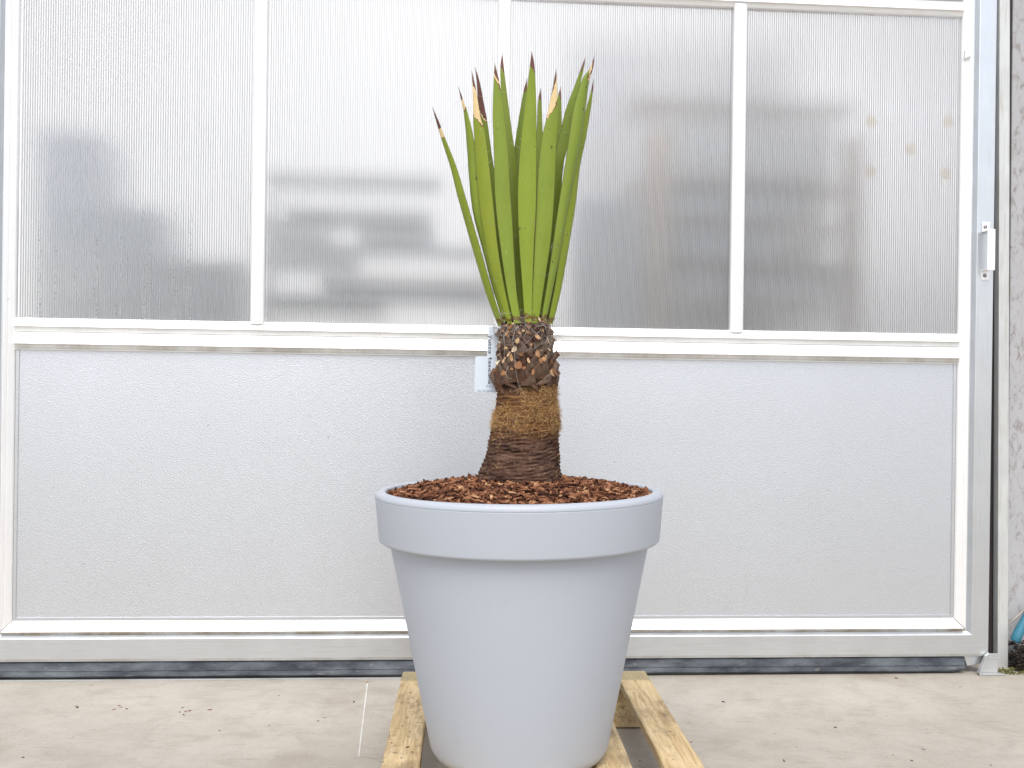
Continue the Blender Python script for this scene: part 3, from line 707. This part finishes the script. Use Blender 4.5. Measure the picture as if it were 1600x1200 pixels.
# fibres
def mat_fibre(name, c0, c1):
    t = NT(name); f_ = t.attr('shade'); g = t.mix(f_, c0, c1); return t.done(t.pbsdf(g, .8, 0, .2))
M['fibre'] = mat_fibre('tan_fibre', (.17, .080, .030), (.72, .47, .21)); M['greyfibre'] = mat_fibre('grey_fibre', (.22, .19, .17), (.58, .54, .50))
def strands(name, mat, n_, fn, parent):
    b = MB(); sh_ = []
    for i in range(n_):
        pts, r, sd_ = fn(); k0 = len(b.v); b.tube([p-ORG for p in pts], r, sd_, .6); sh_ += [rs.random()]*(len(b.v)-k0)
    o = b.build(name, mat, parent, fix=False); tag(o, kind='stuff')
    o.data.attributes.new('shade', 'FLOAT', 'POINT').data.foreach_set('value', sh_); return o
def fuzz():
    while True:
        py = rs.uniform(598, 676) if rs.random() < .93 else rs.uniform(676, 735); a = rs.uniform(0, 2*math.pi)
        dens = .06 + 1.1*max(0, noise.noise((math.cos(a)*2.4, math.sin(a)*2.4, py*.06))) + (.45 if 642+6*math.sin(3*a) < py < 664+6*math.sin(2*a+1) else 0) + (.35*math.cos(a) if py < 645 else 0)
        if rs.random() < dens: break
    c, r = trunk_at(py); p = c + Vector((math.cos(a), math.sin(a), 0))*r*.985; nrm = Vector((math.cos(a), math.sin(a), 0)); tn = Vector((-math.sin(a), math.cos(a), 0))
    d = (tn*rs.uniform(-1, 1) + Vector((0, 0, rs.uniform(-.9, .7))) + nrm*rs.uniform(.1, .65)).normalized(); pts = [p]; L = rs.uniform(.0018, .0048)
    for k in range(4):
        d = (d + Vector((rs.gauss(0, .6), rs.gauss(0, .6), rs.gauss(0, .6))) - nrm*.22*k).normalized(); pts.append(pts[-1] + d*L)
    return pts, rs.uniform(.00020, .00038), 3
strands('trunk_fibre', M['fibre'], 9000, fuzz, trunk)
def tangle():
    py = rs.uniform(494, 545); a = rs.uniform(0, 2*math.pi); c, r = trunk_at(py); nrm = Vector((math.cos(a), math.sin(a), 0)); p = c + nrm*(r+.004+.006*rs.random())
    d = Vector((rs.gauss(0, 1), rs.gauss(0, 1), rs.gauss(0, .7))).normalized(); pts = [p]; curl = Vector((rs.gauss(0, 1), rs.gauss(0, 1), rs.gauss(0, 1)))*.35
    for k in range(8):
        d = (d + d.cross(curl) - nrm*.06).normalized(); pts.append(pts[-1] + d*.0052)
    return pts, .00028, 3
strands('crown_fibre', M['greyfibre'], 420, tangle, trunk)
hang = [[(806, 512), (801, 530), (804, 555), (806, 580), (810, 600), (817, 614), (823, 619)], [(795, 508), (788, 525), (788, 550), (787, 570)], [(800, 505), (815, 525), (832, 545), (842, 555)],
        [(795, 572), (790, 582), (793, 590), (800, 592)], [(846, 515), (830, 528), (818, 540)]]
it = iter(hang)
def hangf():
    h = next(it); return [at(x, y, DP-.075-.004*math.sin(i)) for i, (x, y) in enumerate(h)], .00035, 4
strands('hanging_fibre', M['greyfibre'], len(hang), hangf, trunk)

# leaves: (face angle, depth at base, depth at tip, brown tip px, cream to px, centre line from the tip down: x, y, width)
LEAVES = [
 (-60, .000, -.020, 36, 49, [(675.5, 167, .5), (683.5, 192, 4.5), (692, 218, 7), (707, 262, 11), (717, 300, 14), (730, 346, 15), (746, 402, 15), (763, 459, 14), (781, 509, 11)]),
 (-50, -.015, -.045, 22, 38, [(716, 135, .5), (722.5, 160, 4.5), (727, 178, 7), (733, 220, 13), (740, 295, 17), (747, 340, 17), (760, 390, 15), (772, 440, 13), (789, 502, 9)]),
 (-22, -.035, -.065, 24, 74, [(737, 110, .5), (740.5, 135, 4.5), (743, 160, 8), (745, 184, 11.5), (748.5, 205, 17), (753.5, 257, 21), (760.5, 327, 22), (768, 384, 19), (779, 440, 15), (797, 506, 8)]),
 (-128, .015, .040, 76, 80, [(742, 104, .5), (747, 130, 5), (750, 160, 9), (753, 190, 13), (758, 240, 16), (766, 300, 18), (775, 365, 18), (784, 430, 15), (800, 500, 9)]),
 (0, -.045, -.075, 20, 29, [(773, 98, .5), (774.5, 116, 6), (776, 130, 10), (779, 182, 19), (783, 239, 23), (785, 293, 25), (789, 346, 24.5), (794, 402, 20), (800.5, 459, 15), (809, 505, 12)]),
 (172, .020, .050, 26, 26, [(785, 82, .5), (784.6, 106, 6.5), (787.5, 145, 10), (793, 201, 14), (799, 257, 18), (804, 309, 20), (807, 384, 18), (812, 440, 13), (815, 500, 9)]),
 (4, -.050, -.085, 25, 25, [(830.5, 80, .5), (831.5, 105, 8), (829, 164, 18), (826, 220, 25), (824, 276, 29), (823.3, 327, 29), (823, 384, 23.5), (824, 440, 17), (825.5, 503, 11)]),
 (196, .030, .065, 20, 20, [(824, 122, .5), (820, 145, 6), (814, 200, 14), (808, 257, 18), (806, 320, 18), (808, 400, 15), (816, 500, 9)]),
 (168, .028, .050, 20, 20, [(845, 137, .5), (843.5, 158, 6), (843.5, 201, 10), (843, 257, 15), (842, 330, 18), (838, 420, 14), (832, 500, 9)]),
 (12, -.042, -.070, 25, 62, [(869, 106, .5), (867.5, 132, 6), (865, 165, 14), (862.5, 190, 20), (858, 220, 24), (854, 276, 28), (852, 318, 28), (848.5, 374, 26), (843, 431, 20), (837, 487, 15), (835, 505, 13)]),
 (150, .030, .055, 16, 16, [(876, 135, .5), (874.5, 153, 5.5), (872, 200, 12), (868, 260, 17), (862, 330, 18), (853, 420, 14), (842, 498, 9)]),
 (150, .012, .035, 20, 20, [(915, 88, .5), (910, 108, 5), (902, 136, 10), (892, 173, 17), (883, 220, 21), (874, 257, 18), (868, 327, 18), (861, 384, 16), (854, 440, 13), (845, 500, 9)]),
 (38, -.022, -.045, 22, 34, [(929, 86, .5), (924.5, 107, 5), (916, 126, 12), (907, 173, 20), (900, 220, 21), (893, 262, 20), (886, 300, 18.5), (878, 346, 17), (869, 402, 15), (858.5, 459, 12), (850, 503, 10)]),
 (60, .000, .000, 22, 22, [(927.5, 123, .5), (925, 146, 4.5), (918.5, 182, 10), (911.5, 220, 12), (903, 257, 13.5), (897, 309, 13.5), (891.5, 346, 13), (882, 402, 12.5), (872, 459, 11), (861, 506, 8.5)]),
 (138, .022, .020, 16, 16, [(920, 165, .5), (915, 190, 6), (905, 240, 11), (894, 300, 13), (881, 370, 13), (868, 440, 11), (853, 502, 8)]),
 (-142, .020, .015, 18, 18, [(729, 185, .5), (735, 212, 6), (743, 260, 11), (752, 320, 13), (764, 390, 13), (778, 450, 11), (794, 502, 8)]),
]
def mat_leaf():
    t = NT('yucca_leaf'); co = t.coord('Object'); d = t.attr('dist'); br_ = t.attr('brown'); cr_ = t.attr('cream'); s = t.attr('side'); rn = t.attr('back_shade')
    cs = t.coord('Object', (9, 9, .6)); n = t.noise(cs, 14, 4); n2 = t.noise(co, 10, 4); n3 = t.noise(co, 95, 3); lines = t.noise(t.coord('Object', (40, 40, .35)), 12, 3)
    g = t.mix(n2, (.168, .236, .014), (.240, .312, .026)); g = t.mix(t.math('MULTIPLY', lines, .45), g, (.26, .325, .055))
    hu_ = t.attr('hue'); g = t.mix(t.math('MULTIPLY', t.ramp(hu_, [(0, (1, 1, 1)), (.45, (0, 0, 0))]), .55), g, (.235, .262, .022)); g = t.mix(t.math('MULTIPLY', t.ramp(hu_, [(.55, (0, 0, 0)), (1, (1, 1, 1))]), .6), g, (.175, .245, .045))
    blo = t.ramp(t.noise(t.coord('Object', (1, 1, .25)), 34, 5, .6), [(.42, (0, 0, 0)), (.72, (1, 1, 1))]); g = t.mix(t.math('MULTIPLY', blo, .30), g, (.115, .172, .012))
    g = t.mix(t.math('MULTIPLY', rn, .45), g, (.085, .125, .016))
    base = t.ramp(t.math('MULTIPLY', t.attr('foot'), 10.0, True), [(.10, (1, 1, 1)), (.9, (0, 0, 0))]); g = t.mix(t.math('MULTIPLY', base, .5), g, (.23, .31, .025))
    # brown bands at the very foot, dark flecks, pale dots
    jag = t.math('MULTIPLY', t.math('SUBTRACT', n3, .5), .022)
    band = t.ramp(t.math('MULTIPLY', t.math('ADD', t.attr('foot'), jag), 30.0, True), [(.12, (0, 0, 0)), (.18, (1, 1, 1)), (.40, (1, 1, 1)), (.46, (0, 0, 0))])
    g = t.mix(t.math('MULTIPLY', band, .75), g, (.11, .024, .012))
    fl = t.ramp(t.noise(t.coord('Object', (1, 1, .6)), 105, 2, .4), [(.715, (0, 0, 0)), (.745, (1, 1, 1))]); g = t.mix(t.math('MULTIPLY', fl, .7), g, (.055, .022, .014))
    pl = t.ramp(t.noise(co, 210, 1, .4), [(.76, (0, 0, 0)), (.79, (1, 1, 1))]); g = t.mix(t.math('MULTIPLY', pl, .5), g, (.5, .55, .35))
    # dead tip: cream below, dark brown point
    dj = t.math('ADD', d, t.math('ADD', t.math('MULTIPLY', jag, 1.5), t.math('MULTIPLY', t.math('MULTIPLY', s, t.attr('skew')), .016)))
    incream = t.math('LESS_THAN', dj, cr_); edge = t.math('LESS_THAN', t.math('ABSOLUTE', t.math('SUBTRACT', dj, cr_)), .0014)
    cream = t.mix(n3, (.62, .43, .20), (.74, .60, .34)); g = t.mix(incream, g, cream); g = t.mix(edge, g, (.12, .03, .02))
    inbr = t.math('LESS_THAN', dj, br_); brc = t.mix(n3, (.06, .018, .014), (.20, .095, .07)); brc = t.mix(t.ramp(t.math('MULTIPLY', d, 40.0, True), [(.15, (1, 1, 1)), (.6, (0, 0, 0))]), brc, (.30, .24, .21))
    g = t.mix(inbr, g, brc)
    mg = t.math('GREATER_THAN', t.math('ABSOLUTE', s), .955); g = t.mix(t.math('MULTIPLY', mg, .8), g, (.075, .035, .02))
    return t.done(t.pbsdf(g, .42, 0, .32, t.bump(lines, .25, .0015)))
M['leaf'] = mat_leaf()
def cr(p0, p1, p2, p3, t):
    return .5*((2*p1)+(-p0+p2)*t+(2*p0-5*p1+4*p2-p3)*t*t+(-p0+3*p1-3*p2+p3)*t**3)
PXM = DP/F
margins = []
for li, (phi, yb, yt, brn, crm, pts) in enumerate(LEAVES):
    P = [Vector(p) for p in pts]; st = []
    for i in range(len(P)-1):
        a = P[max(i-1, 0)]; d_ = P[min(i+2, len(P)-1)]; ns = 5
        for k in range(ns): st.append(cr(a, P[i], P[i+1], d_, k/ns))
    st.append(P[-1]); nst = len(st)
    cosf = max(abs(math.cos(R(phi))), .42); N = Vector((math.sin(R(phi)), -math.cos(R(phi)), 0)); Lt = Vector((math.cos(R(phi)), math.sin(R(phi)), 0))
    NSX = 10; b = MB(); rings = []; A = {k: [] for k in ('dist', 'brown', 'cream', 'side', 'foot', 'back_shade', 'hue', 'skew')}
    C = [at(q.x, q.y, DP + yb + (yt-yb)*((pts[-1][1]-q.y)/(pts[-1][1]-pts[0][1]))) for q in st]
    cum = [0.0]
    for i in range(1, nst): cum.append(cum[-1] + (C[i]-C[i-1]).length)
    back_shade = 1.0 if abs(phi) > 110 else .15*random.random()  # leaves facing away are darkened: shade among the blades put into their colour
    hue = (li*0.381+.3) % 1.0; skew = 1.2 if li == 9 else -.9 if li == 12 else math.sin(li*2.7)*.8; mgs = ([], [])
    for i, q in enumerate(st):
        wd = max(q.z, .4)*PXM/cosf*.475; ring = []; tq_ = i/(nst-1); k_ = .45 if abs(phi) > 30 else .20
        th = min(.0035, wd*.35)*(1+1.2*max(0, tq_-.8))
        tw = R(7*math.sin(li*2.3+tq_*2)); L2 = Lt*math.cos(tw)+N*math.sin(tw); N2 = N*math.cos(tw)-Lt*math.sin(tw)
        for j in range(NSX+1):
            s = -1+2*j/NSX; ring.append((C[i] + L2*wd*s + N2*(k_*wd*(.5-s*s)) - ORG, s))
        for j in range(NSX-1, 0, -1):
            s = -1+2*j/NSX; ring.append((C[i] + L2*wd*s*.97 + N2*(k_*wd*(.5-s*s) - th*(1-s*s)**.6) - ORG, s))
        mgs[0].append(ring[0][0]+ORG); mgs[1].append(ring[NSX][0]+ORG)
        for p, s in ring:
            A['dist'].append(cum[i]); A['brown'].append(brn*PXM*1.02); A['cream'].append(crm*PXM*1.02); A['side'].append(s); A['foot'].append(cum[-1]-cum[i]); A['back_shade'].append(back_shade); A['hue'].append(hue); A['skew'].append(skew)
        rings.append([p for p, s in ring])
    b.loft(rings); o = b.build('leaf', M['leaf'], yu, smooth=R(55), fix=False)
    bm = bmesh.new(); bm.from_mesh(o.data); bmesh.ops.recalc_face_normals(bm, faces=bm.faces); bm.to_mesh(o.data); bm.free()
    for k, x in A.items(): o.data.attributes.new(k, 'FLOAT', 'POINT').data.foreach_set('value', x)
    margins += [mgs[0], mgs[1]]
def thread():
    mg = rs.choice(margins); i = rs.randrange(4, len(mg)-4); p = mg[i]; out = Vector((rs.gauss(0, 1), rs.gauss(0, .5), rs.gauss(0, .6))).normalized()
    d = (out + Vector((0, 0, rs.uniform(-.6, .8)))).normalized(); pts = [p]; curl = Vector((rs.gauss(0, .3), 1, rs.gauss(0, .3)))*rs.uniform(-.6, .6)
    for k in range(7): d = (d + d.cross(curl)).normalized(); pts.append(pts[-1] + d*.0034)
    return pts, .00022, 3
o = strands('leaf_thread', M['greyfibre'], 150, thread, yu)

# ------------------------------------------------------------------ hanging label
M['paper'] = mat_plain('pale_blue_card', (.60, .67, .75), .5, .03, 20); M['ink'] = mat_plain('black_ink', (.02, .018, .03), .6, .1, 20); M['print'] = mat_plain('grey_blue_print', (.16, .22, .30), .6, .05, 20)
LY = DP + .015; lo = at(769, 512, LY)
lab = empty('plant_label', lo); tag(lab, 'pale hanging plant label with handwriting beside the trunk', 'label')
def lp(px, py, dy=0.0): return at(px, py, LY) - lo + Vector((0, dy, 0))
b = MB(); ol = [(763.5, 510), (777, 510.5), (781, 560), (783, 613.5), (741, 612.5), (743, 557), (761, 557), (762, 535)]
b.loft([[lp(x, y) for x, y in ol], [lp(x, y, .0006) for x, y in ol]]); b.build('card', M['paper'], lab)
b = MB(); b.tube([lp(770, 515, -.0012) + Vector((.0022*math.cos(a*.785), 0, .0026*math.sin(a*.785))) for a in range(9)], .0004, 4); b.build('eyelet', M['whitep'], lab)
b = MB(); b.tube([lp(770.5, 513, -.001), lp(773, 507, -.004), lp(780, 500, -.02), lp(786, 498, -.02)], .00045, 4); b.build('string', M['greyfibre'], lab)
# handwriting as pen strokes, letter by letter, running down the strip (letter x -> down, letter y -> right)
PEN = {'Y': [[(0, 1), (.3, .45), (.6, 1)], [(.3, .45), (.1, -.35)]], 'u': [[(0, .6), (.03, .15), (.2, 0), (.4, .15), (.45, .6), (.47, 0)]], 'c': [[(.42, .52), (.25, .62), (.05, .45), (.03, .15), (.2, 0), (.42, .1)]],
       'a': [[(.42, .52), (.22, .6), (.03, .4), (.05, .08), (.25, 0), (.42, .3), (.44, .58), (.46, 0), (.54, .04)]], 't': [[(.22, 1), (.2, .1), (.36, 0)], [(0, .62), (.44, .64)]],
       'x': [[(0, .6), (.42, 0)], [(.42, .6), (0, 0)]], 'i': [[(.1, .6), (.12, 0)]], 'n': [[(0, .6), (.02, 0), (.05, .4), (.25, .6), (.42, .4), (.44, 0)]], ' ': []}
b = MB(); pos = 0.0; rt = random.Random(3)
y_of = lambda a: 524 + a*8.6
for ch in 'Yucca taxicana':
    ww = max([p[0] for s_ in PEN[ch] for p in s_], default=.3)+.14
    for s_ in PEN[ch]:
        b.tube([lp(763.4 - .40*(pos/7.4) + y*5.6 + rt.uniform(-.15, .15), y_of((pos + x)*1.02) + rt.uniform(-.15, .15), -.0006) for x, y in s_], .00074, 4)
    pos += ww*1.08
b.build('handwriting', M['ink'], lab)
def text(body, px, py, size, parent, mat, spacing=1.0):
    c = bpy.data.curves.new('t', 'FONT'); c.body = body; c.size = size; c.space_character = spacing; c.extrude = .00012; c.resolution_u = 2
    o = bpy.data.objects.new('t', c); sc.collection.objects.link(o); dg = bpy.context.evaluated_depsgraph_get()
    me = bpy.data.meshes.new_from_object(o.evaluated_get(dg)); bpy.data.objects.remove(o); me.materials.clear(); me.materials.append(mat)
    q = link('print', me, parent, lp(px, py, -.0006)); q.rotation_euler = (R(90), 0, 0); return q
text('FOLIE', 759.5, 605.5, .0075, lab, M['print'], 1.35); text('Tel. +31 85270', 746, 611.8, .0052, lab, M['print'], 1.0)

# ------------------------------------------------------------------ small litter
G = 'bark crumbs on the concrete'
crumbs = [(119, 1104), (121, 1106), (186, 1103), (189, 1105.5), (198, 1108), (178, 1109), (285, 1106), (328, 1109.5), (290, 1112), (281, 1113), (287, 1117), (296, 1111), (436, 1087), (421, 1134), (497, 1127), (507, 1122),
          (574, 1066), (553, 1097), (36, 1184), (343, 1142), (1130, 1097), (1305, 1137), (1395, 1180), (1425, 1189), (1225, 1189), (1080, 1160), (1015, 1158), (1000, 1190), (1500, 1074), (1400, 1060), (1548, 1196)]
for px, py in crumbs:
    o = link('bark_crumb', rc.choice(variants), None, on_ground(px, py) + Vector((0, 0, .0012))); o.rotation_euler = (0, 0, rc.uniform(0, 6)); s = rc.uniform(.3, .6); o.scale = (s, s, s*.7)
    o.data.materials[0] = M['chip']; tag(o, 'small dark bark crumb lying on the concrete floor', 'bark crumb', G)
G = 'bark crumbs on the pallet boards'
for px, py in [(975, 1063), (998, 1064), (983, 1077), (1007, 1130), (960, 1166), (957, 1172), (945, 1190), (948, 1192), (941, 1197), (630, 1097), (636, 1122), (628, 1135), (640, 1131), (651, 1097), (612, 1161), (618, 1165), (637, 1168), (1080, 1190), (1068, 1188), (1028, 1103), (1022, 1106), (1034, 1106)]:
    o = link('bark_crumb', rc.choice(variants), None, on_ground(px, py, ZP) + Vector((0, 0, .0012))); o.rotation_euler = (0, 0, rc.uniform(0, 6)); s = rc.uniform(.3, .6); o.scale = (s, s, s*.7)
    tag(o, 'small dark bark crumb lying on a pallet board', 'bark crumb', G)
M['chalk'] = mat_plain('chalk', (.60, .59, .56), .9, .2, 80)
b = MB(); P0, P1 = on_ground(574, 1068), on_ground(560.5, 1183); k = 24
rings = []
for i in range(k+1):
    a = P0.lerp(P1, i/k); wv_ = .0012+.0010*rc.random()
    rings.append([a+Vector((-wv_, 0, 0)), a+Vector((wv_, 0, 0)), a+Vector((wv_, 0, .0012)), a+Vector((-wv_, 0, .0012))])
b.loft(rings)
tag(b.build('chalk_line', M['chalk']), 'thin white line on the concrete left of the pallet', 'line')
